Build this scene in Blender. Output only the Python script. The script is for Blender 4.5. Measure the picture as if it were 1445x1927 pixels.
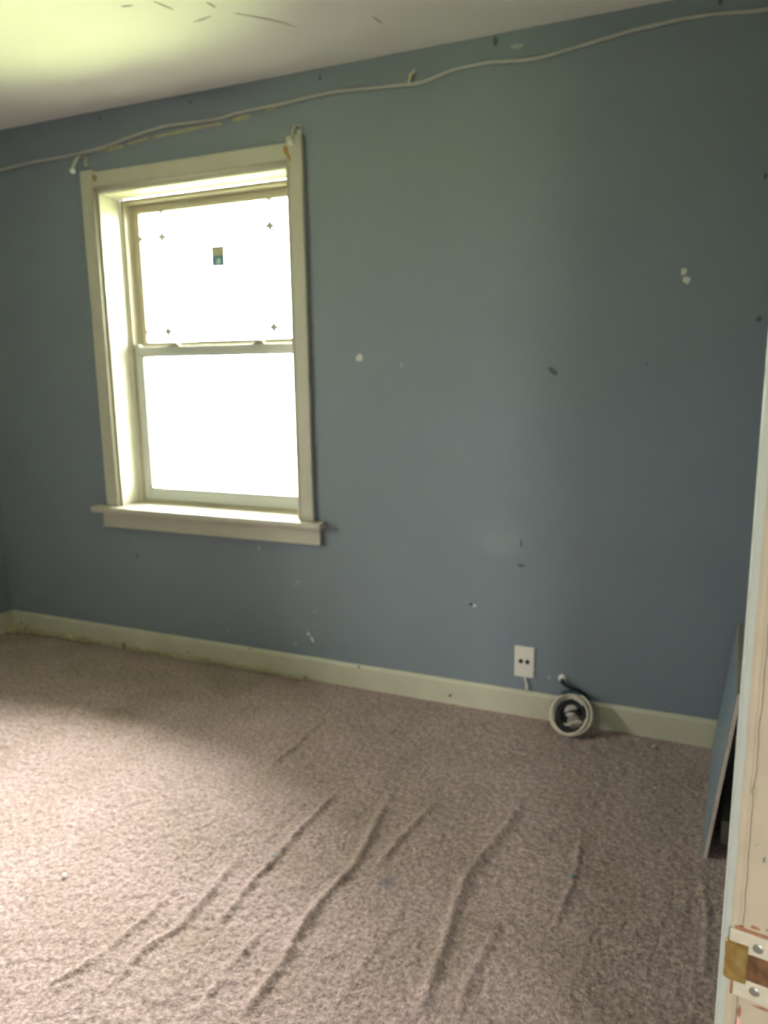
import bpy, bmesh, math, random
import numpy as np
from mathutils import Vector, Matrix

random.seed(4); np.random.seed(4)
for o in list(bpy.data.objects): bpy.data.objects.remove(o)
scn = bpy.context.scene
COL = scn.collection

# ------------------------------------------------------------------ camera
CX, CY, CZ = -0.04509, -2.69483, 1.30996
YAW, PIT, ROL, FPX = 0.41627, 0.18628, -0.01401, 1426.75
FW = Vector((-math.sin(YAW)*math.cos(PIT), math.cos(YAW)*math.cos(PIT), -math.sin(PIT)))
RT0 = Vector((math.cos(YAW), math.sin(YAW), 0)); UP0 = RT0.cross(FW)
RT = RT0*math.cos(ROL) + UP0*math.sin(ROL); UP = -RT0*math.sin(ROL) + UP0*math.cos(ROL)
CAM = Vector((CX, CY, CZ))
cd = bpy.data.cameras.new('camera'); cam = bpy.data.objects.new('camera', cd); COL.objects.link(cam)
cam.matrix_world = Matrix(((RT.x, UP.x, -FW.x, CX), (RT.y, UP.y, -FW.y, CY), (RT.z, UP.z, -FW.z, CZ), (0, 0, 0, 1)))
cd.sensor_fit = 'VERTICAL'; cd.sensor_height = 36.0; cd.lens = FPX/1927*36; cd.clip_start = 0.02
cd.dof.use_dof = True; cd.dof.focus_distance = 0.95; cd.dof.aperture_fstop = 5.0
scn.camera = cam

# ------------------------------------------------------------------ light
SKY = 92.0                                      # zenith radiance of the overcast sky
w = bpy.data.worlds.new('overcast_sky'); scn.world = w; w.use_nodes = True
wn = w.node_tree; bg = wn.nodes['Background']; bg.inputs[0].default_value = (1.0, 0.98, 0.95, 1)
# CIE standard overcast sky: radiance grows from horizon to zenith as (1 + 2 sin e) / 3
tcw = wn.nodes.new('ShaderNodeTexCoord'); sep = wn.nodes.new('ShaderNodeSeparateXYZ'); wn.links.new(tcw.outputs['Generated'], sep.inputs[0])
mrw = wn.nodes.new('ShaderNodeMapRange'); mrw.inputs[1].default_value = 0; mrw.inputs[2].default_value = 1; mrw.inputs[3].default_value = SKY/3; mrw.inputs[4].default_value = SKY
wn.links.new(sep.outputs['Z'], mrw.inputs[0]); wn.links.new(mrw.outputs[0], bg.inputs[1])
scn.view_settings.view_transform = 'Standard'; scn.view_settings.look = 'None'
scn.view_settings.gamma = 1; scn.view_settings.use_curve_mapping = False
scn.view_settings.exposure = 0.30

def portal(name, loc, rx, sx, sz, rz=0):
    l = bpy.data.lights.new(name, 'AREA'); l.shape = 'RECTANGLE'; l.size = sx; l.size_y = sz
    l.cycles.is_portal = True
    o = bpy.data.objects.new(name, l); COL.objects.link(o); o.location = loc; o.rotation_euler = (rx, 0, rz)

# ------------------------------------------------------------------ helpers
def pray(x, y): return RT*((x-722.5)/FPX) - UP*((y-963.5)/FPX) + FW
def on_wall(x, y, yy=0.0):                      # pixel -> point on a plane parallel to the back wall
    d = pray(x, y); return CAM + d*((yy-CY)/d.y)
def on_floor(x, y, z=0.0):
    d = pray(x, y); return CAM + d*((z-CZ)/d.z)

def mesh_obj(name, bm, mat, parent=None, smooth=False):
    me = bpy.data.meshes.new(name); bm.normal_update(); bm.to_mesh(me); bm.free()
    o = bpy.data.objects.new(name, me); COL.objects.link(o)
    if mat: me.materials.append(mat)
    if smooth:
        for p in me.polygons: p.use_smooth = True
    if parent: o.parent = parent
    return o
def empty(name, loc=(0, 0, 0), rz=0, parent=None):
    o = bpy.data.objects.new(name, None); COL.objects.link(o); o.location = loc; o.rotation_euler = (0, 0, rz)
    o.empty_display_size = .05
    if parent: o.parent = parent
    return o
def tag(o, label, cat, group=None):
    o['label'] = label; o['category'] = cat
    if group: o['group'] = group
    return o
def struct(o, label=None):
    o['kind'] = 'structure'
    if label: o['label'] = label
    return o
def box(bm, lo, hi, bev=0, seg=2):
    x0, y0, z0 = lo; x1, y1, z1 = hi
    vs = [bm.verts.new(v) for v in ((x0,y0,z0),(x1,y0,z0),(x1,y1,z0),(x0,y1,z0),(x0,y0,z1),(x1,y0,z1),(x1,y1,z1),(x0,y1,z1))]
    fs = [bm.faces.new([vs[i] for i in f]) for f in ((0,3,2,1),(4,5,6,7),(0,1,5,4),(1,2,6,5),(2,3,7,6),(3,0,4,7))]
    if bev:
        es = list({e for f in fs for e in f.edges})
        bmesh.ops.bevel(bm, geom=es, offset=bev, segments=seg, profile=.5, affect='EDGES')
def bx(name, lo, hi, mat, parent=None, bev=0, seg=2):
    bm = bmesh.new(); box(bm, lo, hi, bev, seg); return mesh_obj(name, bm, mat, parent)
def tube(bm, pts, r, n=10, closed=False):
    pts = [Vector(p) for p in pts]; N = len(pts); rings = []
    rr = r if hasattr(r, '__len__') else [r]*N
    up = None
    for i in range(N):
        t = (pts[(i+1) % N]-pts[i-1]) if closed else (pts[min(i+1, N-1)]-pts[max(i-1, 0)])
        t.normalize()
        if up is None:
            up = Vector((0, 0, 1)) if abs(t.z) < .9 else Vector((1, 0, 0))
        a = (up - t*up.dot(t)).normalized(); b = t.cross(a); up = a
        rings.append([bm.verts.new(pts[i]+(a*math.cos(2*math.pi*k/n)+b*math.sin(2*math.pi*k/n))*rr[i]) for k in range(n)])
    for i in range(N if closed else N-1):
        A, B = rings[i], rings[(i+1) % N]
        for k in range(n): bm.faces.new((A[k], A[(k+1) % n], B[(k+1) % n], B[k]))
    if not closed:
        bm.faces.new(rings[0][::-1]); bm.faces.new(rings[-1])
def spline(pts, m=8):
    pts = [Vector(p) for p in pts]; out = []
    P = [pts[0]*2-pts[1]] + pts + [pts[-1]*2-pts[-2]]
    for i in range(1, len(P)-2):
        for k in range(m):
            t = k/m
            out.append(.5*((2*P[i]) + (P[i+1]-P[i-1])*t + (2*P[i-1]-5*P[i]+4*P[i+1]-P[i+2])*t*t + (3*P[i]-P[i-1]-3*P[i+1]+P[i+2])*t**3))
    out.append(pts[-1]); return out
def lathe(bm, prof, n=24, M=Matrix()):          # prof: (r, z) list, axis z, then M
    rings = [[bm.verts.new(M @ Vector((r*math.cos(2*math.pi*k/n), r*math.sin(2*math.pi*k/n), z))) for k in range(n)] for r, z in prof]
    for A, B in zip(rings, rings[1:]):
        for k in range(n): bm.faces.new((A[k], A[(k+1) % n], B[(k+1) % n], B[k]))
    bm.faces.new(rings[0][::-1]); bm.faces.new(rings[-1])
def blob(bm, c, rx, rz, ang, th, rnd, n=14, ax=((1, 0, 0), (0, 0, 1)), nrm=(0, -1, 0), rough=.22):
    # thin domed irregular dab lying on a surface: c centre, ax the surface axes, nrm the outward normal
    U, V, N = Vector(ax[0]), Vector(ax[1]), Vector(nrm); c = Vector(c)
    outer, inner = [], []
    for k in range(n):
        t = 2*math.pi*k/n; q = 1+rnd.uniform(-rough, rough)
        x, y = rx*q*math.cos(t), rz*q*math.sin(t)
        X, Y = x*math.cos(ang)-y*math.sin(ang), x*math.sin(ang)+y*math.cos(ang)
        outer.append(bm.verts.new(c+U*X+V*Y-N*.0004)); inner.append(bm.verts.new(c+(U*X+V*Y)*.7+N*th))
    for k in range(n): bm.faces.new((outer[k], outer[(k+1) % n], inner[(k+1) % n], inner[k]))
    bm.faces.new(inner); bm.faces.new(outer[::-1])
    bmesh.ops.recalc_face_normals(bm, faces=bm.faces[:])

# ------------------------------------------------------------------ materials
def mat(name, col, rough=.6, metal=0, spec=.5, var=0, vscale=20, bump=0, bscale=200, col2=None, detail=4):
    m = bpy.data.materials.new(name); m.use_nodes = True; nt = m.node_tree; b = nt.nodes['Principled BSDF']
    b.inputs['Base Color'].default_value = (*col, 1); b.inputs['Roughness'].default_value = rough
    b.inputs['Metallic'].default_value = metal; b.inputs['Specular IOR Level'].default_value = spec
    if var or bump: tc = nt.nodes.new('ShaderNodeTexCoord')
    if var:
        n = nt.nodes.new('ShaderNodeTexNoise'); n.inputs['Scale'].default_value = vscale; n.inputs['Detail'].default_value = detail
        nt.links.new(tc.outputs['Object'], n.inputs['Vector'])
        r = nt.nodes.new('ShaderNodeValToRGB'); r.color_ramp.elements[0].position = .5-.5*.5; r.color_ramp.elements[1].position = .75
        c2 = col2 or tuple(c*(1-var) for c in col)
        r.color_ramp.elements[0].color = (*c2, 1); r.color_ramp.elements[1].color = (*col, 1)
        nt.links.new(n.outputs['Fac'], r.inputs['Fac']); nt.links.new(r.outputs['Color'], b.inputs['Base Color'])
    if bump:
        n2 = nt.nodes.new('ShaderNodeTexNoise'); n2.inputs['Scale'].default_value = bscale; n2.inputs['Detail'].default_value = 3
        nt.links.new(tc.outputs['Object'], n2.inputs['Vector'])
        bp = nt.nodes.new('ShaderNodeBump'); bp.inputs['Strength'].default_value = bump; bp.inputs['Distance'].default_value = .002
        nt.links.new(n2.outputs['Fac'], bp.inputs['Height']); nt.links.new(bp.outputs['Normal'], b.inputs['Normal'])
    return m
M_WALL = mat('blue_grey_wall_paint', (.222, .260, .298), .52, var=.08, vscale=2.2, bump=.12, bscale=140)
M_CEIL = mat('ceiling_paint', (.89, .86, .83), .9, var=.05, vscale=3, bump=.1, bscale=60)
M_TRIM = mat('cream_trim_paint', (.60, .565, .46), .4, var=.08, vscale=14, bump=.06, bscale=90)
M_BASE = mat('baseboard_paint', (.62, .58, .455), .42, var=.12, vscale=9, bump=.08, bscale=90)
M_ALMOND_SHADE = mat('shaded_almond_vinyl', (.50, .455, .34), .4)  # backlit shade of frame and upper sash is put into this darker colour
M_VINYL = mat('white_vinyl', (.66, .67, .64), .35)
M_JAMB = mat('chipped_cream_paint', (.50, .41, .315), .5, var=.13, vscale=28, bump=.35, bscale=55, detail=6)
M_JEDGE = mat('pale_casing_paint', (.44, .45, .42), .5, var=.1, vscale=40, bump=.2, bscale=80)
M_PLATEP = mat('painted_steel', (.60, .53, .43), .4, var=.18, vscale=70, bump=.25, bscale=150)
M_BRASS = mat('worn_brass', (.80, .58, .24), .30, metal=.55, var=.4, vscale=110, col2=(.50, .29, .07))
M_RUST = mat('rusty_wood', (.22, .10, .04), .9, var=.75, vscale=120, bump=.5, bscale=200, detail=6)
M_RED = mat('red_brown_scrape', (.24, .08, .035), .8, var=.5, vscale=160, col2=(.42, .20, .11))
M_STEEL = mat('screw_steel', (.34, .33, .30), .4, metal=.7)
M_WHITE = mat('white_plastic', (.80, .74, .68), .35)
M_DARK = mat('black_rubber', (.008, .010, .011), .6)
M_CABLE = mat('grey_white_cable', (.52, .50, .47), .5, var=.12, vscale=30)
M_COILW = mat('cream_cable', (.66, .59, .48), .4, var=.15, vscale=40)
M_SPACK = mat('white_spackle', (.74, .72, .64), .9, var=.15, vscale=150)
M_PALE = mat('pale_scuff', (.42, .45, .46), .9, var=.3, vscale=150)
M_TAPE = mat('yellowed_flaked_paint', (.50, .45, .30), .9, var=.35, vscale=90)
M_SCUFF = mat('dark_scuff', (.125, .14, .148), .8, var=.3, vscale=120)
M_STAIN = mat('rust_stain', (.50, .30, .08), .8, var=.4, vscale=100)
M_FRAY = mat('frayed_backing', (.66, .58, .36), .9, var=.4, vscale=60)
M_PANEL = mat('blue_painted_board', (.19, .25, .29), .45, var=.12, vscale=6, bump=.08)
M_RAW = mat('raw_board_edge', (.72, .60, .53), .9, var=.18, vscale=50)
M_TOPRAW = mat('raw_board_top', (.40, .36, .26), .9, var=.3, vscale=50)
M_BRKT = mat('bracket_metal', (.62, .60, .52), .35, metal=.5, var=.3, vscale=120)
M_BTIP = mat('clear_plastic_tip', (.78, .82, .78), .25)
M_LAWN = mat('lawn_grass', (.32, .375, .165), .95, var=.3, vscale=3)
M_HALL = mat('hall_cream_paint', (.66, .58, .46), .7, var=.06, vscale=3)
M_CHIPB = mat('blue_chip', (.24, .36, .42), .7)
M_CHIPW = mat('white_chip', (.62, .62, .56), .7)

def glass_mat():
    m = bpy.data.materials.new('window_glass'); m.use_nodes = True; nt = m.node_tree; nt.nodes.clear()
    out = nt.nodes.new('ShaderNodeOutputMaterial'); mx = nt.nodes.new('ShaderNodeMixShader'); fr = nt.nodes.new('ShaderNodeFresnel')
    t = nt.nodes.new('ShaderNodeBsdfTransparent'); g = nt.nodes.new('ShaderNodeBsdfGlossy'); g.inputs['Roughness'].default_value = .02
    t.inputs[0].default_value = (.95, .97, .95, 1); fr.inputs[0].default_value = 1.25
    nt.links.new(fr.outputs[0], mx.inputs[0]); nt.links.new(t.outputs[0], mx.inputs[1]); nt.links.new(g.outputs[0], mx.inputs[2])
    nt.links.new(mx.outputs[0], out.inputs[0]); return m
M_GLASS = glass_mat()
def translucent(name, col, f=.6):
    m = bpy.data.materials.new(name); m.use_nodes = True; nt = m.node_tree; nt.nodes.clear()
    out = nt.nodes.new('ShaderNodeOutputMaterial'); mx = nt.nodes.new('ShaderNodeMixShader'); mx.inputs[0].default_value = f
    a = nt.nodes.new('ShaderNodeBsdfDiffuse'); b = nt.nodes.new('ShaderNodeBsdfTranslucent')
    a.inputs[0].default_value = (*col, 1); b.inputs[0].default_value = (*col, 1)
    nt.links.new(a.outputs[0], mx.inputs[1]); nt.links.new(b.outputs[0], mx.inputs[2]); nt.links.new(mx.outputs[0], out.inputs[0]); return m
M_GRILLE = translucent('translucent_grille', (.8, .82, .78), .35)
M_KNOT = translucent('grille_crossing', (.42, .46, .42), .06)

def carpet_mat():
    m = bpy.data.materials.new('taupe_carpet'); m.use_nodes = True; nt = m.node_tree; b = nt.nodes['Principled BSDF']
    b.inputs['Roughness'].default_value = 1; b.inputs['Specular IOR Level'].default_value = .1
    b.inputs['Sheen Weight'].default_value = .15; b.inputs['Sheen Roughness'].default_value = .6
    tc = nt.nodes.new('ShaderNodeTexCoord')
    def noise(s, d=3, dist=0):
        n = nt.nodes.new('ShaderNodeTexNoise'); n.inputs['Scale'].default_value = s; n.inputs['Detail'].default_value = d
        n.inputs['Distortion'].default_value = dist; nt.links.new(tc.outputs['Object'], n.inputs['Vector']); return n
    def ramp(n, p0, c0, p1, c1):
        r = nt.nodes.new('ShaderNodeValToRGB'); e = r.color_ramp.elements
        e[0].position = p0; e[0].color = (*c0, 1); e[1].position = p1; e[1].color = (*c1, 1)
        nt.links.new(n.outputs['Fac'], r.inputs['Fac']); return r
    def mul(a, c):
        x = nt.nodes.new('ShaderNodeMix'); x.data_type = 'RGBA'; x.blend_type = 'MULTIPLY'; x.inputs[0].default_value = 1
        nt.links.new(a, x.inputs[6]); nt.links.new(c, x.inputs[7]); return x.outputs[2]
    a = ramp(noise(92, 6, 0), .34, (.27, .195, .178), .66, (.54, .415, .39))
    c = ramp(noise(330, 2), .3, (.70, .69, .68), .7, (1.16, 1.14, 1.14))
    d = ramp(noise(5, 3), .3, (.86, .85, .80), .7, (1.06, 1.04, 1.07))
    o = mul(mul(a.outputs[0], c.outputs[0]), d.outputs[0])
    # two ground-in smudges
    for (px, py, r, colr) in ((728, 1660, .028, (.62, .68, .78)), (940, 1745, .02, (.8, .78, .76))):
        P = on_floor(px, py)
        vm = nt.nodes.new('ShaderNodeVectorMath'); vm.operation = 'DISTANCE'; vm.inputs[1].default_value = P
        nt.links.new(tc.outputs['Object'], vm.inputs[0])
        mr = nt.nodes.new('ShaderNodeMapRange'); mr.inputs[1].default_value = r*.5; mr.inputs[2].default_value = r; mr.inputs[3].default_value = 1; mr.inputs[4].default_value = 0
        nt.links.new(vm.outputs['Value'], mr.inputs[0])
        x = nt.nodes.new('ShaderNodeMix'); x.data_type = 'RGBA'; x.blend_type = 'MULTIPLY'; x.inputs[7].default_value = (*colr, 1)
        nt.links.new(mr.outputs[0], x.inputs[0]); nt.links.new(o, x.inputs[6]); o = x.outputs[2]
    nt.links.new(o, b.inputs['Base Color'])
    n = noise(170, 4); bp = nt.nodes.new('ShaderNodeBump'); bp.inputs['Strength'].default_value = .7; bp.inputs['Distance'].default_value = .006
    nt.links.new(n.outputs['Fac'], bp.inputs['Height']); nt.links.new(bp.outputs['Normal'], b.inputs['Normal'])
    return m
M_CARPET = carpet_mat()

# ------------------------------------------------------------------ room shell
H = 2.4; XL = -3.371; YF = -3.6
SKEW = math.radians(2.65)                       # the right wall runs a little out of square
OX, OY = -0.0106, -2.065                        # room-side edge of the strike jamb
T = .16
# window opening of the back wall
WX0, WX1, WZ0, WZ1 = -2.575, -1.612, .678, 2.085
bm = bmesh.new()
for lo, hi in (((XL-.1, 0, -.05), (WX0, T, H+.05)), ((WX1, 0, -.05), (.6, T, H+.05)), ((WX0, 0, -.05), (WX1, T, WZ0)), ((WX0, 0, WZ1), (WX1, T, H+.05))):
    box(bm, lo, hi)
wall_back = struct(mesh_obj('wall_back', bm, M_WALL))
LY0, LY1, LZ0, LZ1 = -2.25, -1.80, .95, 1.95          # second window, in the left wall
bm = bmesh.new()
for lo, hi in (((XL-T, YF-T, -.05), (XL, LY0, H+.05)), ((XL-T, LY1, -.05), (XL, 0, H+.05)), ((XL-T, LY0, -.05), (XL, LY1, LZ0)), ((XL-T, LY0, LZ1), (XL, LY1, H+.05))): box(bm, lo, hi)
wall_left = struct(mesh_obj('wall_left', bm, M_WALL))
# front wall behind the viewer
bm = bmesh.new(); box(bm, (XL, YF-T, -.05), (.2, YF, H+.05)); struct(mesh_obj('wall_front', bm, M_WALL))
# right wall with the doorway, in its own slightly turned frame (local y runs to the back wall)
DW = .81; DH = 2.03
bm = bmesh.new()
box(bm, (0, .02, -.05), (.115, 2.0655, H+.05)); box(bm, (0, -DW-.02, DH+.02), (.115, .02, H+.05)); box(bm, (0, -1.6, -.05), (.115, -DW-.02, H+.05))
wr = struct(mesh_obj('wall_right', bm, M_WALL)); wr.location = (OX, OY, 0); wr.rotation_euler = (0, 0, -SKEW)
bx('ceiling', (XL-.1, -4.2-.15, H), (1.4, T, H+.1), M_CEIL)
ceiling = struct(bpy.data.objects['ceiling'])
# hallway beyond the door, closed, with a narrow window of its own at the end
HX0, HX1, HZ0, HZ1, HY = .42, .90, .95, 1.9, -4.2
bm = bmesh.new(); box(bm, (1.25, HY-.1, -.05), (1.35, T, H+.05)); box(bm, (.6, .0, -.05), (1.25, T, H+.05)); box(bm, (-.15, HY, -.05), (-.03, YF-T, H+.05))
for lo, hi in (((-.15, HY-.1, -.05), (HX0, HY, H+.05)), ((HX1, HY-.1, -.05), (1.25, HY, H+.05)), ((HX0, HY-.1, -.05), (HX1, HY, HZ0)), ((HX0, HY-.1, HZ1), (HX1, HY, H+.05))): box(bm, lo, hi)
struct(mesh_obj('wall_hall', bm, M_HALL))

# carpet: one fine grid with wrinkles, pile relief and a seam
WRINK = [  # pixel polyline, height, width
    ([(84,1856),(169,1810),(246,1753),(333,1671)], .008, .013),
    ([(220,1851),(276,1784),(348,1733),(450,1615)], .010, .014),
    ([(358,1920),(435,1820),(500,1745)], .006, .014),
    ([(405,1745),(512,1620),(635,1487)], .011, .013),
    ([(450,1920),(512,1835),(599,1702),(676,1610),(730,1500)], .013, .016),
    ([(788,1915),(824,1807),(855,1709),(880,1647),(942,1570),(985,1500)], .014, .017),
    ([(860,1920),(880,1854),(942,1740)], .009, .013),
    ([(700,1640),(762,1570),(830,1500)], .010, .013),
    ([(502,1446),(553,1405),(600,1360)], .007, .013),
    ([(620,1905),(700,1790),(760,1700)], .004, .015),
    ([(1095,1565),(1078,1650),(1045,1735)], .007, .009),
    ([(1045,1735),(1180,1780),(1330,1826)], .007, .009),
    ([(1325,1826),(1330,1740),(1322,1640)], .005, .012),
]
def build_floor():
    step = .0055
    xs = np.concatenate([np.arange(XL, .10, step), [.10]]); ys = np.concatenate([np.arange(-1.9, 0, step), [0.0]])
    X, Y = np.meshgrid(xs, ys); Z = np.zeros_like(X)
    def vnoise(sc, seed):
        rs = np.random.RandomState(seed); g = rs.rand(256, 256)
        u, v = X*sc+500, Y*sc+500; iu, iv = np.floor(u).astype(int), np.floor(v).astype(int); fu, fv = u-iu, v-iv
        fu = fu*fu*(3-2*fu); fv = fv*fv*(3-2*fv); a, b = iu % 256, iv % 256; a1, b1 = (a+1) % 256, (b+1) % 256
        return (g[a, b]*(1-fu)+g[a1, b]*fu)*(1-fv)+(g[a, b1]*(1-fu)+g[a1, b1]*fu)*fv
    wob = (vnoise(9, 3)-.5)*.02
    for pl, h, wd in WRINK:
        P = [on_floor(*q) for q in pl]; P = [np.array((q.x, q.y)) for q in spline(P, 5)]
        best = np.full(X.shape, 9.0); par = np.zeros_like(X); n = len(P)-1
        for i in range(n):
            a, b = P[i], P[i+1]; d = b-a; L = d@d
            t = np.clip(((X-a[0])*d[0]+(Y-a[1])*d[1])/L, 0, 1)
            q = np.hypot(X+wob*.4-a[0]-t*d[0], Y-a[1]-t*d[1]); k = q < best
            best = np.where(k, q, best); par = np.where(k, (i+t)/n, par)
        fade = np.clip(np.minimum(par, 1-par)*5+.25, 0, 1)
        Z += 0.85*h*fade*np.exp(-(best/(wd*.75))**2)*(.75+.5*vnoise(25, 8))
    Z += (vnoise(60, 1)-.5)*.0045 + (vnoise(125, 2)-.5)*.003 + (vnoise(3, 5)-.5)*.008
    edge = np.clip(-Y/.05, 0, 1); Z = Z*edge
    nx, ny = len(xs), len(ys)
    co = np.stack([X, Y, Z], -1).reshape(-1, 3)
    idx = np.arange(nx*ny).reshape(ny, nx)
    q = np.stack([idx[:-1, :-1], idx[:-1, 1:], idx[1:, 1:], idx[1:, :-1]], -1).reshape(-1, 4)
    me = bpy.data.meshes.new('floor')
    me.vertices.add(len(co)); me.vertices.foreach_set('co', co.ravel())
    me.loops.add(q.size); me.loops.foreach_set('vertex_index', q.ravel())
    me.polygons.add(len(q)); me.polygons.foreach_set('loop_start', np.arange(0, q.size, 4)); me.polygons.foreach_set('loop_total', np.full(len(q), 4))
    me.update(); me.validate(); me.materials.append(M_CARPET)
    me.polygons.foreach_set('use_smooth', np.ones(len(q), bool))
    o = bpy.data.objects.new('floor', me); COL.objects.link(o); return struct(o)
floor = build_floor()
bm = bmesh.new(); box(bm, (XL, -4.2, -.06), (1.3, -1.9, 0)); box(bm, (.1, -1.9, -.06), (1.3, 0, 0)); box(bm, (XL, -1.9, -.06), (.1, 0, -.02))
carpet_rest = mesh_obj('carpet_base', bm, M_CARPET, floor)

# outdoors
bm = bmesh.new(); box(bm, (-60, -60, -.75), (60, 60, -.65)); lawn = struct(mesh_obj('lawn', bm, M_LAWN), 'green lawn outside the windows')

# ------------------------------------------------------------------ baseboards
def ragged_board(name, x0, x1, y0, h, th, mt, seed, along='x', amp=.003):
    rnd = random.Random(seed); bm = bmesh.new(); n = max(4, int((x1-x0)/.035)); A = []
    for i in range(n+1):
        t = x0+(x1-x0)*i/n; j = rnd.uniform(-amp, amp)*.4
        prof = [(0, -.004), (th, -.004), (th+j*.4, h*.5), (th+j*.3, h-.011+j*.3), (th-.004, h-.004+j*.3), (th*.45, h+j*.25), (0, h+j*.2)]
        A.append([bm.verts.new((t, y0-p[0], p[1]) if along == 'x' else (y0-p[0], t, p[1])) for p in prof])
    for R, S in zip(A, A[1:]):
        for k in range(7): bm.faces.new((R[k], R[(k+1) % 7], S[(k+1) % 7], S[k]))
    bm.faces.new(A[0]); bm.faces.new(A[-1][::-1]); bmesh.ops.recalc_face_normals(bm, faces=bm.faces[:])
    return mesh_obj(name, bm, mt)
BH = .100
bb = struct(ragged_board('baseboard_back', XL, .07, 0, BH, .014, M_BASE, 1))
bl = bmesh.new(); box(bl, (XL, -2.2, -.004), (XL+.014, -.014, BH), .003); struct(mesh_obj('baseboard_left', bl, M_BASE))
b3 = bmesh.new(); box(b3, (-.029, 1.482, -.004), (0, 2.035, .068), .003); o = struct(mesh_obj('baseboard_right', b3, M_BASE)); o.location = (OX, OY, 0); o.rotation_euler = (0, 0, -SKEW)
# nail holes and scars on the back baseboard
for px, py, r, mt in ((352,1227,.006,M_SCUFF), (847,1309,.007,M_SCUFF), (675,1255,.006,M_SCUFF), (40,1172,.008,M_SCUFF), (470,1222,.006,M_STAIN), (530,1238,.005,M_STAIN)):
    bm = bmesh.new(); P = on_wall(px, py, -.0145); blob(bm, (P.x, -.0145, P.z), r, r*.8, .3, .0006, random); mesh_obj('dent', bm, mt, bb)
# frayed carpet backing sticking out under the left half of the baseboard
def fray():
    rnd = random.Random(7); bm = bmesh.new()
    def tuft(x, y, s):
        for k in range(3):
            a = rnd.uniform(0, 6.28); l = s*rnd.uniform(.6, 1.4)
            p0 = Vector((x, y, 0.0)); p1 = p0+Vector((math.cos(a)*l*.6, -abs(math.sin(a))*l*.4-.001, l*.55)); p2 = p1+Vector((rnd.uniform(-l, l)*.5, -l*.2, rnd.uniform(-.3, .35)*l))
            tube(bm, [p0, p1, p2], [s*.28, s*.22, s*.06], 5)
    for i in range(520):
        u = rnd.random()**1.15; x = XL+.02+u*1.75
        tuft(x, -.0165-rnd.random()*.010, rnd.uniform(.010, .028)*(1.2-u*.5)*(1.35 if math.sin(x*23)+math.sin(x*61) > .7 else .85))
    for i in range(70): tuft(XL+.018+rnd.random()*.05, -.02-rnd.random()*.05, rnd.uniform(.01, .024))
    o = mesh_obj('frayed_backing', bm, M_FRAY, bb); o['kind'] = 'stuff'; o['label'] = 'yellowed frayed carpet backing along the baseboard foot'
fray()

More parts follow.
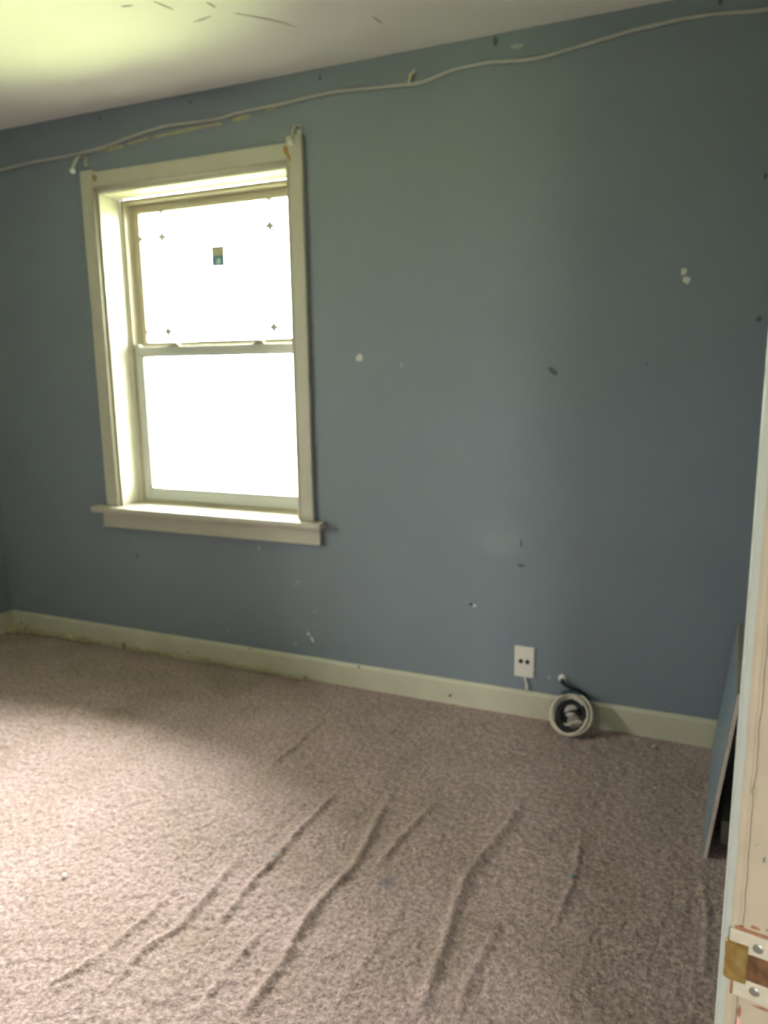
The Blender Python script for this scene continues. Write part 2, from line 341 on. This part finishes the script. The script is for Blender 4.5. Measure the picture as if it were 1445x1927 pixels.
# ------------------------------------------------------------------ the window
def make_window_1():
    W = struct(empty('window_1', (0, 0, 0)), 'white double hung window with cream casing')
    yf = -.021
    # casings
    for x0, x1, zt in ((-2.645, -2.577, 2.168), (-1.612, -1.545, 2.180)):
        bm = bmesh.new(); box(bm, (x0, yf, .70), (x1, .0, zt), .004)
        c = mesh_obj('side_casing', bm, M_TRIM, W)
        s = x1 if x0 < -2 else x0                                 # bead on the inner edge
        bm = bmesh.new(); d = 1 if x0 < -2 else -1
        tube(bm, [(s-d*.004, yf+.004, .705), (s-d*.004, yf+.004, 2.085)], .007, 8); mesh_obj('bead', bm, M_TRIM, c, True)
    bm = bmesh.new(); box(bm, (-2.577, yf+.002, 2.09), (-1.612, .0, 2.158), .004); hc = mesh_obj('head_casing', bm, M_TRIM, W)
    bm = bmesh.new(); tube(bm, [(-2.577, yf+.006, 2.092), (-1.612, yf+.006, 2.092)], .008, 8); mesh_obj('bead', bm, M_TRIM, hc, True)
    bm = bmesh.new(); box(bm, (-2.575, yf+.010, 2.072), (-1.612, .0, 2.088), .003); mesh_obj('head_lip', bm, M_TRIM, hc)
    # jamb liners
    YI = .122
    bx('jamb_liner', (WX0, -.004, .70), (WX0+.014, YI, 2.072), M_TRIM, W)
    bx('jamb_liner', (WX1-.014, -.004, .70), (WX1, YI, 2.072), M_TRIM, W)
    bx('head_liner', (WX0, -.004, 2.068), (WX1, YI, WZ1), M_TRIM, W)
    # stool with horns, and apron
    bm = bmesh.new()
    box(bm, (-2.71, -.062, .672), (-1.492, .0, .700), .009, 3); box(bm, (WX0, -.01, .676), (WX1, T+.01, .7))
    mesh_obj('stool', bm, M_TRIM, W)
    bm = bmesh.new(); box(bm, (-2.672, -.022, .602), (-1.515, 0, .674), .004); box(bm, (-2.672, -.026, .600), (-1.515, 0, .611), .003); mesh_obj('apron', bm, M_TRIM, W)
    # vinyl frame
    fx0, fx1, fz0, fz1 = WX0+.014, WX1-.014, .700, 2.068
    bm = bmesh.new(); q = .018
    for lo, hi in (((fx0, YI, fz0), (fx0+q, .23, fz1)), ((fx1-q, YI, fz0), (fx1, .23, fz1)), ((fx0+q, YI, fz1-q), (fx1-q, .23, fz1)), ((fx0+q, YI, fz0), (fx1-q, .23, fz0+.012))):
        box(bm, lo, hi, .002)
    box(bm, (fx0+q, YI+.036, 1.43), (fx0+q+.006, YI+.044, fz1-q)); box(bm, (fx1-q-.006, YI+.036, 1.43), (fx1-q, YI+.044, fz1-q))
    mesh_obj('frame', bm, M_ALMOND_SHADE, W)
    def sash(name, x0, x1, z0, z1, y0, y1, st, tr, br, mt):
        bm = bmesh.new()
        for lo, hi in (((x0, y0, z0), (x0+st, y1, z1)), ((x1-st, y0, z0), (x1, y1, z1)), ((x0+st-.002, y0+.001, z1-tr), (x1-st+.002, y1, z1)), ((x0+st-.002, y0+.001, z0), (x1-st+.002, y1, z0+br))):
            box(bm, lo, hi, .004)
        # glazing bead
        ym = (y0+y1)/2; g = .007
        for lo, hi in (((x0+st, y0+.006, z0+br), (x0+st+g, y1-.004, z1-tr)), ((x1-st-g, y0+.006, z0+br), (x1-st, y1-.004, z1-tr)), ((x0+st, y0+.006, z1-tr-g), (x1-st, y1-.004, z1-tr)), ((x0+st, y0+.006, z0+br), (x1-st, y1-.004, z0+br+g))):
            box(bm, lo, hi, .001)
        s = mesh_obj(name, bm, mt, W)
        bx('pane', (x0+st, ym-.002, z0+br), (x1-st, ym+.002, z1-tr), M_GLASS, s)
        return s, ym
    up, yu = sash('upper_sash', fx0+q, fx1-q, 1.405, fz1-q, .166, .196, .030, .030, .034, M_ALMOND_SHADE)
    lo_, yl = sash('lower_sash', fx0+q, fx1-q, .712, 1.425, .128, .160, .036, .040, .052, M_VINYL)
    # meeting rail step on the lower sash, finger groove
    bm = bmesh.new(); box(bm, (fx0+q+.03, .1235, 1.389), (fx1-q-.03, .130, 1.401), .002); mesh_obj('lift_rail', bm, M_VINYL, lo_)
    # grille between the panes: four bars and their crossings, in the upper sash
    gx = [on_wall(305, 445, yu).x, on_wall(511, 500, yu).x]; gz = [on_wall(400, 436, yu).z, on_wall(410, 620, yu).z]
    gx0, gx1, gz0, gz1 = fx0+q+.030, fx1-q-.030, 1.439, fz1-q-.030
    for x in gx: bx('grille_bar', (x-.0012, yu+.003, gz0), (x+.0012, yu+.005, gz1), M_GRILLE, up)
    for z in gz: bx('grille_bar', (gx0, yu+.003, z-.0012), (gx1, yu+.005, z+.0012), M_GRILLE, up)
    def star(x, z, r):
        bm = bmesh.new(); n = 8; A = []; B = []
        for k in range(n):
            t = k*math.pi/4; q = r if k % 2 == 0 else r*.46
            A.append(bm.verts.new((x+q*math.sin(t), yu-.0035, z+q*math.cos(t)))); B.append(bm.verts.new((x+q*math.sin(t), yu+.006, z+q*math.cos(t))))
        bm.faces.new(A); bm.faces.new(B[::-1])
        for k in range(n): bm.faces.new((A[k], A[(k+1) % n], B[(k+1) % n], B[k]))
        bmesh.ops.recalc_face_normals(bm, faces=bm.faces[:]); mesh_obj('grille_crossing', bm, M_KNOT, up)
    for x in gx:
        for z in gz: star(x, z, .030)
    for z in gz: star(gx0, z, .026); star(gx1, z, .026)
    for x in gx: star(x, gz1, .026)
    # sticker on the upper pane
    P = on_wall(397, 464, yu-.003); Q = on_wall(423, 500, yu-.003); y = yu-.003
    bx('sticker', (P.x, y-.0004, Q.z), (Q.x, y+.0004, P.z), mat('sticker_paper', (.50, .47, .36), .7), up)
    st = bpy.data.objects['sticker']; hgt = P.z-Q.z; wd = Q.x-P.x
    bx('blue_print', (P.x, y-.0008, Q.z+.01*hgt), (Q.x, y-.0003, Q.z+.52*hgt), mat('sticker_blue', (.12, .30, .46), .6), up)
    bm = bmesh.new(); blob(bm, ((P.x+Q.x)/2+.003, y-.0009, Q.z+.24*hgt), wd*.2, hgt*.17, 0, .0003, random, rough=.1); mesh_obj('white_print', bm, mat('sticker_white', (.62, .64, .62), .6), up)
    # two sash tilt latches / locks on the meeting rail
    for px in (328, 487):
        x = on_wall(px, 652, .14).x
        bm = bmesh.new(); box(bm, (x-.032, .130, 1.425), (x+.032, .158, 1.430), .002)
        lathe(bm, [(.020, 0), (.020, .008), (.014, .013), (.004, .015)], 20, Matrix.Translation((x, .144, 1.430)))
        box(bm, (x-.006, .118, 1.434), (x+.030, .142, 1.442), .003)
        mesh_obj('sash_lock', bm, M_ALMOND_SHADE, lo_)
    x = fx0+q+.012; bm = bmesh.new(); box(bm, (x-.014, .124, 1.418), (x+.016, .156, 1.436), .006, 3); mesh_obj('tilt_latch', bm, M_VINYL, lo_)
    # rust stains at the upper casing corners
    for px, py, rx, rz in ((178, 335, .014, .016), (538, 284, .010, .020), (543, 296, .007, .016)):
        P = on_wall(px, py, yf); bm = bmesh.new(); blob(bm, (P.x, yf-.0004, P.z), rx, rz, .3, .0006, random); mesh_obj('rust_stain', bm, M_STAIN, W)
    return W
make_window_1()
portal('window_1_portal', ((WX0+WX1)/2, .25, (WZ0+WZ1)/2), -math.pi/2, WX1-WX0, WZ1-WZ0)

def plain_window(name, label, x0, x1, z0, z1, y, loc=(0, 0, 0), rz=0):       # a double-hung window in a wall that faces +y
    W = struct(empty(name, loc, rz), label)
    for lo, hi, nm in (((x0-.07, y, z0), (x0, y+.02, z1+.07), 'side_casing'), ((x1, y, z0), (x1+.07, y+.02, z1+.07), 'side_casing'), ((x0, y, z1), (x1, y+.02, z1+.07), 'head_casing'),
                       ((x0-.1, y, z0-.028), (x1+.1, y+.05, z0), 'stool'), ((x0-.06, y, z0-.09), (x1+.06, y+.02, z0-.028), 'apron')):
        bx(nm, lo, hi, M_TRIM, W, .003)
    zm = (z0+z1)/2; s = .04
    for nm, a, b, yy in (('upper_sash', zm-.02, z1, y-.09), ('lower_sash', z0, zm+.02, y-.06)):
        bm = bmesh.new()
        for lo, hi in (((x0, yy, a), (x0+s, yy+.03, b)), ((x1-s, yy, a), (x1, yy+.03, b)), ((x0+s, yy, a), (x1-s, yy+.03, a+s)), ((x0+s, yy, b-s), (x1-s, yy+.03, b))): box(bm, lo, hi, .003)
        o = mesh_obj(nm, bm, M_VINYL, W); bx('pane', (x0+s, yy+.013, a+s), (x1-s, yy+.017, b-s), M_GLASS, o)
plain_window('window_2', 'second double hung window in the wall round the corner', -LY1, -LY0, LZ0, LZ1, 0, (XL, 0, 0), -math.pi/2)
plain_window('window_3', 'narrow double hung window at the end of the hall', HX0, HX1, HZ0, HZ1, HY)
portal('window_2_portal', (XL-.17, (LY0+LY1)/2, (LZ0+LZ1)/2), math.pi/2, LY1-LY0, LZ1-LZ0, -math.pi/2)
portal('window_3_portal', ((HX0+HX1)/2, HY-.12, (HZ0+HZ1)/2), math.pi/2, HX1-HX0, HZ1-HZ0)

# ------------------------------------------------------------------ door frame beside the camera
def make_door():
    D = struct(empty('door_1', (OX, OY, 0), -SKEW), 'chipped cream door frame with brass strike plate')
    # strike jamb, twisted a little on its room-side edge; local x runs away from the room
    J = empty('strike_jamb', (0, 0, 0), -math.radians(6), D)
    # jamb: body, edge bead, groove; uneven paint through many height slices
    rnd = random.Random(11); bm = bmesh.new(); A = []; nz = 150
    for i in range(nz+1):
        z = DH*i/nz; e = rnd.uniform(-.0007, .0007); f = rnd.uniform(-.0006, .0006)
        prof = [(-.0002, .026), (0+e, .0035), (.0012+e*.6, .0008), (.0035+e*.3, .0002), (.0066+f, .0004), (.0076+f, .0022), (.0092+f, .0024), (.0104+f, .0006), (.0125, 0), (.060, 0), (.118, 0), (.118, .026)]
        A.append([bm.verts.new((p[0], p[1], z)) for p in prof])
    n = len(A[0])
    for R, S in zip(A, A[1:]):
        for k in range(n): bm.faces.new((R[k], R[(k+1) % n], S[(k+1) % n], S[k]))
    bm.faces.new(A[0]); bm.faces.new(A[-1][::-1]); bmesh.ops.recalc_face_normals(bm, faces=bm.faces[:])
    mesh_obj('jamb_board', bm, M_JAMB, J)
    bx('door_stop', (.048, -.011, 0), (.083, .0, DH), M_JAMB, J, .002)
    # casing on the room side
    bm = bmesh.new(); A = []; rnd = random.Random(3); nz = 120
    for i in range(nz+1):
        z = (DH+.06)*i/nz; e = rnd.uniform(-.0006, .0006)
        A.append([bm.verts.new((x, y, z)) for x, y in ((.0015, .0012), (-.0036+e, .0012), (-.0052+e, .0028), (-.006, .012), (-.006, .058), (-.004, .062), (.0, .062))])
    n = 7
    for R, S in zip(A, A[1:]):
        for k in range(n): bm.faces.new((R[k], R[(k+1) % n], S[(k+1) % n], S[k]))
    bm.faces.new(A[0]); bm.faces.new(A[-1][::-1]); bmesh.ops.recalc_face_normals(bm, faces=bm.faces[:])
    mesh_obj('casing', bm, M_JEDGE, D)
    bx('casing', (-.006, -DW-.062, 0), (0, -DW-.004, DH+.06), M_JEDGE, D, .001)
    bx('head_casing', (-.006, -DW-.004, DH+.004), (0, .004, DH+.06), M_JEDGE, D, .001)
    bx('hinge_jamb', (0, -DW-.02, 0), (.118, -DW, DH), M_JAMB, D, .001)
    bx('head_jamb', (0, -DW, DH), (.118, .02, DH+.02), M_JAMB, D, .001)
    # strike plate
    S = empty('strike_plate', (0, 0, 0), 0, D); S.rotation_euler = (0, 0, -math.radians(6))
    z0, z1, zc = .783, .845, .8135
    bx('mortise', (.004, -.0003, z0-.0008), (.050, .003, z1+.0028), M_RED, S)
    # painted plate with a real hole: four bars
    bm = bmesh.new(); y0, y1 = -.0016, .0006
    for lo, hi in (((.0005, y0, zc+.0125), (.050, y1, z1)), ((.006, y0, z0), (.050, y1, zc-.0125)), ((.0435, y0, zc-.0125), (.050, y1, zc+.0125)), ((.0025, y0, zc-.0165), (.006, y1, zc-.0125))):
        box(bm, lo, hi, .0006)
    mesh_obj('plate', bm, M_PLATEP, S)
    # brass tongue that bends round the jamb edge
    bm = bmesh.new(); prof = []
    for k in range(9):
        t = k/8; a = t*math.pi*.5
        prof.append((.0025-.0058*math.sin(a), -.0021+.0058*(1-math.cos(a))))
    prof = [(.0155, -.0019)] + prof + [(-.0040, .0085)]
    A = []
    for z in (zc-.0165, zc-.0155, zc-.0112, zc-.0100, zc-.0060, zc+.0015, zc+.0035, zc+.0080, zc+.0150, zc+.0200):
        dd = .0007 if z in (zc-.0100, zc+.0015, zc+.0035) else 0
        A.append([bm.verts.new((x, y+dd, z)) for x, y in prof])
    for R, Q in zip(A, A[1:]):
        for k in range(len(prof)-1): bm.faces.new((R[k], R[k+1], Q[k+1], Q[k]))
    bmesh.ops.solidify(bm, geom=bm.faces[:], thickness=.0009); bmesh.ops.recalc_face_normals(bm, faces=bm.faces[:])
    mesh_obj('lip', bm, M_BRASS, S, True)['label'] = 'worn brass lip bent round the jamb edge'
    bx('latch_hole', (.0150, -.0007, zc-.0125), (.0440, .0030, zc+.0125), M_RUST, S)
    for z in (zc+.0205, zc-.0205):
        bm = bmesh.new(); Mx = Matrix.Translation((.0225, -.0014, z)) @ Matrix.Rotation(math.pi/2, 4, 'X')
        lathe(bm, [(.0042, -.001), (.0042, .0004), (.0030, .0012), (.0010, .0013)], 18, Mx)
        mesh_obj('screw', bm, M_STEEL, S)
    # paint scrapes on the jamb around the plate
    for s, z, rx, rz, mt in ((.0125, .768, .0016, .006, M_RED), (.0125, .752, .0022, .011, mat('pink_scrape', (.72, .36, .30), .7)), (.013, .737, .0024, .010, mat('pink_scrape', (.74, .42, .35), .7)),
                             (.030, .779, .008, .0014, M_RED), (.019, .8515, .004, .0016, M_RED), (.034, .853, .009, .0016, M_RED),
                             (.0105, .972, .002, .004, M_TAPE), (.016, .925, .0016, .0022, M_TAPE), (.021, .915, .0012, .004, M_STEEL)):
        bm = bmesh.new(); blob(bm, (s, -.0003, z), rx, rz, 0, .0002, rnd); mesh_obj('paint_scrape', bm, mt, J)
make_door()

# ------------------------------------------------------------------ marks on the back wall
def mark(name, px, py, rx, rz, ang, mt, th=.0012):
    P = on_wall(px, py); bm = bmesh.new(); blob(bm, (P.x, -.0002, P.z), rx, rz, ang, th, random); return mesh_obj(name, bm, mt, wall_back)
for a in ((676,673,.014,.015,0,M_SPACK), (1287,511,.009,.011,0,M_SPACK), (1292,527,.011,.013,.3,M_SPACK), (972,87,.022,.008,-.15,M_PALE),
          (560,1095,.007,.011,-.5,M_PALE), (554,1103,.006,.007,0,M_PALE), (580,1193,.006,.011,.4,M_SPACK), (587,1203,.007,.013,.4,M_SPACK),
          (487,1031,.006,.012,-.3,M_PALE), (430,1187,.007,.007,0,M_PALE), (592,1151,.006,.006,0,M_PALE), (556,1213,.007,.006,0,M_PALE), (893,1140,.006,.006,0,M_SPACK),
          (755,687,.005,.008,0,M_PALE), (1033,1275,.006,.008,0,M_PALE)):
    mark('spackle_patch', *a)
for a in ((1042,699,.016,.010,-.6,M_SCUFF), (1036,695,.008,.009,-.3,M_SCUFF), (932,78,.010,.016,0,M_SCUFF), (1428,600,.008,.009,0,M_SCUFF), (980,1064,.013,.007,0,M_SCUFF), (981,1023,.004,.016,.1,M_SCUFF),
          (886,1137,.006,.007,0,M_DARK), (602,147,.006,.010,0,M_SCUFF), (187,222,.008,.007,0,M_SCUFF), (358,193,.008,.006,0,M_SCUFF), (258,1046,.008,.006,0,M_SCUFF), (1355,4,.008,.010,0,M_SCUFF), (1440,331,.006,.010,0,M_SCUFF), (1217,685,.004,.004,0,M_SCUFF)):
    mark('scuff_mark', *a, th=.0005)
mark('sheen_patch', 945, 1020, .085, .070, .1, mat('painted_sheen', (.235, .285, .31), .25), th=.0003)  # soft reflection on the wall, put into a lighter, glossier patch of colour
# hairline cracks in the ceiling paint
M_CRACK = mat('ceiling_crack', (.62, .60, .52), .95, var=.3, vscale=60)
def on_ceiling(x, y):
    d = pray(x, y); return CAM + d*((H-CZ)/d.z)
for pl in ([(288,2),(308,10),(326,18)], [(388,4),(398,9),(406,14)], [(442,25),(480,31),(520,39),(556,50)], [(364,41),(380,36),(398,30)], [(228,12),(250,10)], [(700,30),(720,44)]):
    P = spline([on_ceiling(*q) for q in pl], 5); bm = bmesh.new(); tube(bm, P, [.0012+.0022*math.sin(math.pi*i/(len(P)-1)) for i in range(len(P))], 6); mesh_obj('crack', bm, M_CRACK, ceiling, True)
# flaked paint line below the ceiling cable
rnd = random.Random(21)
def flake(pts, r0, r1):
    bm = bmesh.new(); P = [on_wall(*p) for p in pts]; P = spline(P, 6); up = []; dn = []
    for i, p in enumerate(P):
        e = min(1, min(i, len(P)-1-i)/2+.25); h = rnd.uniform(r0, r1)*e
        up.append(bm.verts.new((p.x, -.0018, p.z+h))); dn.append(bm.verts.new((p.x, -.0018, p.z-h*rnd.uniform(.6, 1.2))))
    for i in range(len(P)-1): bm.faces.new((dn[i], dn[i+1], up[i+1], up[i]))
    ex = bmesh.ops.extrude_face_region(bm, geom=bm.faces[:]); bmesh.ops.translate(bm, verts=[v for v in ex['geom'] if isinstance(v, bmesh.types.BMVert)], vec=(0, .0022, 0))
    bmesh.ops.recalc_face_normals(bm, faces=bm.faces[:]); return mesh_obj('paint_flake', bm, M_TAPE, wall_back)
flake([(172,282),(200,281),(216,279),(233,275)], .006, .012)
flake([(240,271),(262,265),(282,260)], .003, .006)
flake([(286,260),(310,254),(345,246),(380,239),(418,232)], .004, .008)
flake([(438,226),(455,222),(471,218)], .006, .010)
flake([(500,208),(520,204)], .003, .005)
flake([(600,180),(610,177),(618,174)], .006, .009)
flake([(40,310),(70,304),(100,299)], .003, .006)
flake([(110,299),(130,295)], .003, .006)

# ------------------------------------------------------------------ cable under the ceiling
pix = [(-60,332),(0,320),(60,306),(131,293),(194,277),(257,254),(310,238),(360,231),(412,224),(446,213),(533,195),(615,175),(660,169),(700,165),(745,161),(788,156),(820,145),(855,131),(916,118),(955,115),(994,112),(1040,102),(1087,88),(1190,58),(1293,34),(1370,24),(1420,20.5)]
pts = [on_wall(x, y, -.0055) for x, y in pix]; pts[0] = Vector((XL+.004, -.0055, pts[0].z)) if pts[0].x < XL else pts[0]
pts = [p for p in pts if p.x > XL+.003]
last = pts[-1]; pts += [Vector((.055, -.012, last.z-.004)), Vector((.070, -.05, last.z-.012)), Vector((.0665, -.12, last.z-.02)), Vector((.056, -.40, last.z-.035)), Vector((.03, -1.0, last.z-.02))]
bm = bmesh.new(); tube(bm, spline(pts, 7), .0058, 10); tag(mesh_obj('cable', bm, M_CABLE, None, True), 'long grey white cable strung across the wall under the ceiling', 'cable')
# clip above the cable
P = on_wall(775, 147, -.002)
c = empty('cable_clip', (P.x, 0, P.z)); tag(c, 'small yellowed clip nailed above the cable on the wall', 'clip')
bm = bmesh.new(); tube(bm, spline([(-.006, -.006, -.022), (-.005, -.010, -.006), (.002, -.010, .010), (.014, -.006, .018)], 5), [.006]*15+[.004], 8)
mesh_obj('strap', bm, mat('yellowed_plastic', (.62, .54, .34), .5), c, True)
bm = bmesh.new(); lathe(bm, [(.0045, -.004), (.005, .009), (.0035, .012), (.001, .0125)], 12, Matrix.Translation((.013, 0, .019)) @ Matrix.Rotation(math.pi/2, 4, 'X')); mesh_obj('nail', bm, M_SPACK, c, True)

# ------------------------------------------------------------------ curtain rod brackets
def bracket(px, py, tipx, tipy, label):
    P = on_wall(px, py, -.004); Q = on_wall(tipx, tipy, -.05)
    b = empty('curtain_bracket', (P.x, 0, P.z)); tag(b, label, 'bracket', 'curtain rod brackets over the window casing')
    bm = bmesh.new(); box(bm, (-.008, -.003, -.026), (.010, 0, .020), .0012); mesh_obj('back_plate', bm, M_BRKT, b)
    v = Vector((Q.x-P.x, -.05, Q.z-P.z))
    bm = bmesh.new(); tube(bm, spline([(0, -.002, .010), (v.x*.3, -.028, .008), (v.x*.75, -.045, v.z*.45), (v.x, -.05, v.z)], 6), .0062, 8); mesh_obj('arm', bm, M_BRKT, b, True)
    bm = bmesh.new(); lathe(bm, [(.004, -.012), (.010, -.009), (.0125, 0), (.009, .008), (.003, .011)], 16, Matrix.Translation(v)); mesh_obj('tip', bm, M_BTIP, b, True)
bracket(160, 301, 137, 321, 'small metal curtain bracket jutting past the window casing corner by the flaked paint')
bracket(562, 246, 549, 268, 'small metal curtain bracket hooked over the head casing on the taller casing post')

# ------------------------------------------------------------------ jack plate and its stub of cord
P = on_wall(968, 1213, -.004); Q = on_wall(1005, 1278, -.004); xc = (P.x+Q.x)/2; zc = (P.z+Q.z)/2; ww = .076; hh = .122
j = empty('wall_plate', (xc, 0, zc-hh/2)); tag(j, 'white plastic jack plate with two dark ports above the baseboard', 'wall plate')
bm = bmesh.new(); box(bm, (-ww/2, -.007, 0), (ww/2, 0, hh), .0035, 3); mesh_obj('cover', bm, M_WHITE, j)
for s in (-1, 1):
    bm = bmesh.new(); lathe(bm, [(.0082, 0), (.0082, .003), (.0055, .0035), (.005, .001)], 18, Matrix.Translation((s*.0125, -.0065, hh*.52)) @ Matrix.Rotation(math.pi/2, 4, 'X')); mesh_obj('port', bm, M_DARK, j)
for z in (.02, hh-.02):
    bm = bmesh.new(); lathe(bm, [(.003, 0), (.003, .0008), (.001, .0012)], 12, Matrix.Translation((0, -.0068, z)) @ Matrix.Rotation(math.pi/2, 4, 'X')); mesh_obj('screw', bm, M_WHITE, j)
bm = bmesh.new(); tube(bm, spline([(.004, -.004, .004), (.006, -.007, -.010), (.012, -.008, -.026), (.013, -.011, -.046)], 5), [.0035]*4+[.0045]*8+[.0052]*4, 8); mesh_obj('cord_stub', bm, M_WHITE, j, True)

# ------------------------------------------------------------------ cable outlet and coil
P = on_wall(1058, 1278, -.008)
k = empty('cable_bushing', (P.x, 0, P.z)); tag(k, 'round white bushing on the wall above the coiled cable', 'bushing')
bm = bmesh.new(); lathe(bm, [(.0125, -.0005), (.0125, .005), (.0105, .010), (.006, .0135), (.002, .0145)], 22, Matrix.Rotation(math.pi/2, 4, 'X')); mesh_obj('cap', bm, M_WHITE, k, True)
bm = bmesh.new(); lathe(bm, [(.016, -.0005), (.016, .002), (.0135, .003), (.004, .0035)], 22, Matrix.Rotation(math.pi/2, 4, 'X')); mesh_obj('flange', bm, M_WHITE, k, True)
# the coil leans: its top against the baseboard, its foot out on the carpet
FT = on_floor(1077, 1387, .008); TP = on_wall(1072, 1304, -.032); FT.x = TP.x = (FT.x+TP.x)/2
V = (TP-FT).normalized(); RV = (TP-FT).length/2; CC = (TP+FT)/2; NV = Vector((1, 0, 0)).cross(V)
if NV.y > 0: NV = -NV                               # NV points out into the room
RX = .5*(on_wall(1119, 1345, CC.y).x-on_wall(1036, 1345, CC.y).x)
coil = empty('coiled_cable', (CC.x, CC.y, 0)); tag(coil, 'coil of cream and black cable leaning at the baseboard foot', 'cable coil')
L0 = Vector((0, 0, CC.z))
def cp(x, v, o=0): return L0 + Vector((x, 0, 0)) + V*v + NV*o     # coordinates in the plane of the coil
def loop(kx, kv, dx, dv, off, rot, n=48):
    return [cp(dx+RX*kx*math.cos(t), dv+RV*kv*math.sin(t), off+.003*math.sin(3*t+rot)+.002*math.sin(t+2*rot)) for t in (2*math.pi*i/n for i in range(n))]
rnd = random.Random(5)
bm = bmesh.new()
for kx, kv, dx, dv, off in ((.95, .97, 0, 0, .004), (.92, .94, .002, .000, -.005), (.85, .90, -.006, -.003, .010), (.90, .96, .004, .000, .012), (.78, .86, -.008, -.006, .002), (.82, .93, .008, .002, -.010)):
    tube(bm, loop(kx, kv, dx, dv, off, rnd.uniform(0, 6)), .0046, 8, True)
mesh_obj('cream_loops', bm, M_COILW, coil, True)
bm = bmesh.new()
for kx, kv, dx, dv, off in ((.68, .72, .004, -.004, -.002), (.64, .70, .002, -.008, -.008), (.60, .64, .004, -.010, .002), (.66, .66, -.002, -.012, -.014), (.56, .60, .008, -.010, -.006), (.50, .52, .006, -.018, -.010), (.52, .46, .010, -.022, -.004), (.40, .42, .012, -.022, -.008)):
    tube(bm, loop(kx, kv, dx, dv, off, rnd.uniform(0, 6)), .0064, 8, True)
mesh_obj('black_loops', bm, M_DARK, coil, True)
bm = bmesh.new(); tube(bm, spline([cp(-RX*.45, -RV*.42, -.004), cp(-RX*.1, -RV*.5, 0), cp(RX*.25, -RV*.30, .002), cp(RX*.55, -RV*.28, .006)], 6), .0045, 8); mesh_obj('cream_tail', bm, M_COILW, coil, True)
# black lead from the bushing down to the coil, and the tie round its top
W0 = Vector((P.x-CC.x, -.012-CC.y, P.z))
bm = bmesh.new()
tube(bm, spline([W0, W0+Vector((.006, -.016, -.006)), cp(-.002, RV*1.18, -.004), cp(.010, RV*.98, .004), cp(.036, RV*.66, .0)], 6), .0062, 8)
tube(bm, spline([W0+Vector((.005, -.004, -.004)), W0+Vector((.018, -.014, -.016)), cp(.018, RV*1.16, -.010), cp(.046, RV*.92, -.006), cp(.060, RV*.5, -.004)], 6), .0055, 8)
mesh_obj('lead', bm, M_DARK, coil, True)
bm = bmesh.new(); tube(bm, spline([cp(-RX*.52, RV*.86, .012), cp(-RX*.25, RV*1.0, .016), cp(RX*.12, RV*1.03, .014), cp(RX*.36, RV*.94, .010)], 6), .0070, 8); mesh_obj('tie', bm, mat('dark_teal_tie', (.02, .05, .055), .5), coil, True)
Mr = Matrix((Vector((1, 0, 0)), -NV, V)).transposed().to_4x4()
bm = bmesh.new(); lathe(bm, [(.004, -.030), (.017, -.024), (.023, -.006), (.023, .010), (.017, .024), (.006, .030)], 20, Matrix.Translation(cp(-.006, RV*.26, -.006)) @ Mr @ Matrix.Diagonal((1.15, .5, 1, 1)))
mesh_obj('splitter', bm, mat('pinkish_plastic', (.52, .46, .43), .5), coil, True)

# ------------------------------------------------------------------ board leaning on the right wall
def make_board():
    A = Vector((-.0150, -.673, .001)); B = Vector((.0000, -.034, .001)); Ct = Vector((.0385, -.673, .482)); Dt = Vector((.0545, -.036, .468))
    nrm = (B-A).cross(Ct-A).normalized()
    if nrm.x > 0: nrm = -nrm
    th = .0125; back = -nrm*th
    o = empty('leaning_board', (A+B)/2); tag(o, 'low blue painted board with raw edges leaning on the wall', 'board')
    L = -(A+B)/2
    def hexa(name, f, b, mt, bev=.0012):
        bm = bmesh.new(); v = [bm.verts.new(p+L) for p in f+b]
        fs = [bm.faces.new([v[i] for i in q]) for q in ((0,1,2,3),(7,6,5,4),(0,4,5,1),(1,5,6,2),(2,6,7,3),(3,7,4,0))]
        bmesh.ops.recalc_face_normals(bm, faces=bm.faces[:]); bmesh.ops.bevel(bm, geom=bm.edges[:], offset=bev, segments=1, affect='EDGES')
        return mesh_obj(name, bm, mt, o)
    f = [A, B, Dt, Ct]
    hexa('painted_face', f, [p+back*.16 for p in f], M_PANEL, .0004)
    g = [p+back*.16 for p in f]; h = [p+back for p in f]
    hexa('core', g, h, M_RAW, .0008)
    up = (Ct-A).normalized(); yv = (B-A).normalized()
    t = [Ct+up*.0002, Dt+up*.0002]
    hexa('top_edge', [t[0], t[1], t[1]+up*.003, t[0]+up*.003], [p+back for p in (t[0], t[1], t[1]+up*.003, t[0]+up*.003)], M_TOPRAW, .0006)
make_board()

# ------------------------------------------------------------------ chips lying on the carpet
def chip(px, py, r, mt, label):
    P = on_floor(px, py, .006); bm = bmesh.new()
    blob(bm, (0, 0, 0), r, r*.6, random.uniform(0, 3), .002, random, 7, ((1, 0, 0), (0, 1, 0)), (0, 0, 1), .35)
    o = mesh_obj('paint_chip', bm, mt); o.location = (P.x, P.y, .0055); tag(o, label, 'paint chip', 'chips scattered on the carpet')
chip(1076, 1648, .010, M_CHIPB, 'light blue paint chip lying on the carpet seam')
chip(1230, 1404, .007, M_CHIPW, 'white paint chip on shaded carpet close under the baseboard')
chip(1233, 1482, .006, M_CHIPW, 'tiny white paint chip out on shaded carpet between baseboard and leaning board')
chip(121, 1646, .010, M_CHIPW, 'white paint chip on bright carpet clear of the wrinkles')
chip(512, 1609, .008, M_CHIPB, 'small blue chip resting on a long carpet wrinkle')
chip(401, 1769, .006, M_CHIPW, 'small white chip between two carpet wrinkles')
chip(216, 1527, .006, M_CHIPW, 'tiny white chip on open carpet towards the window')
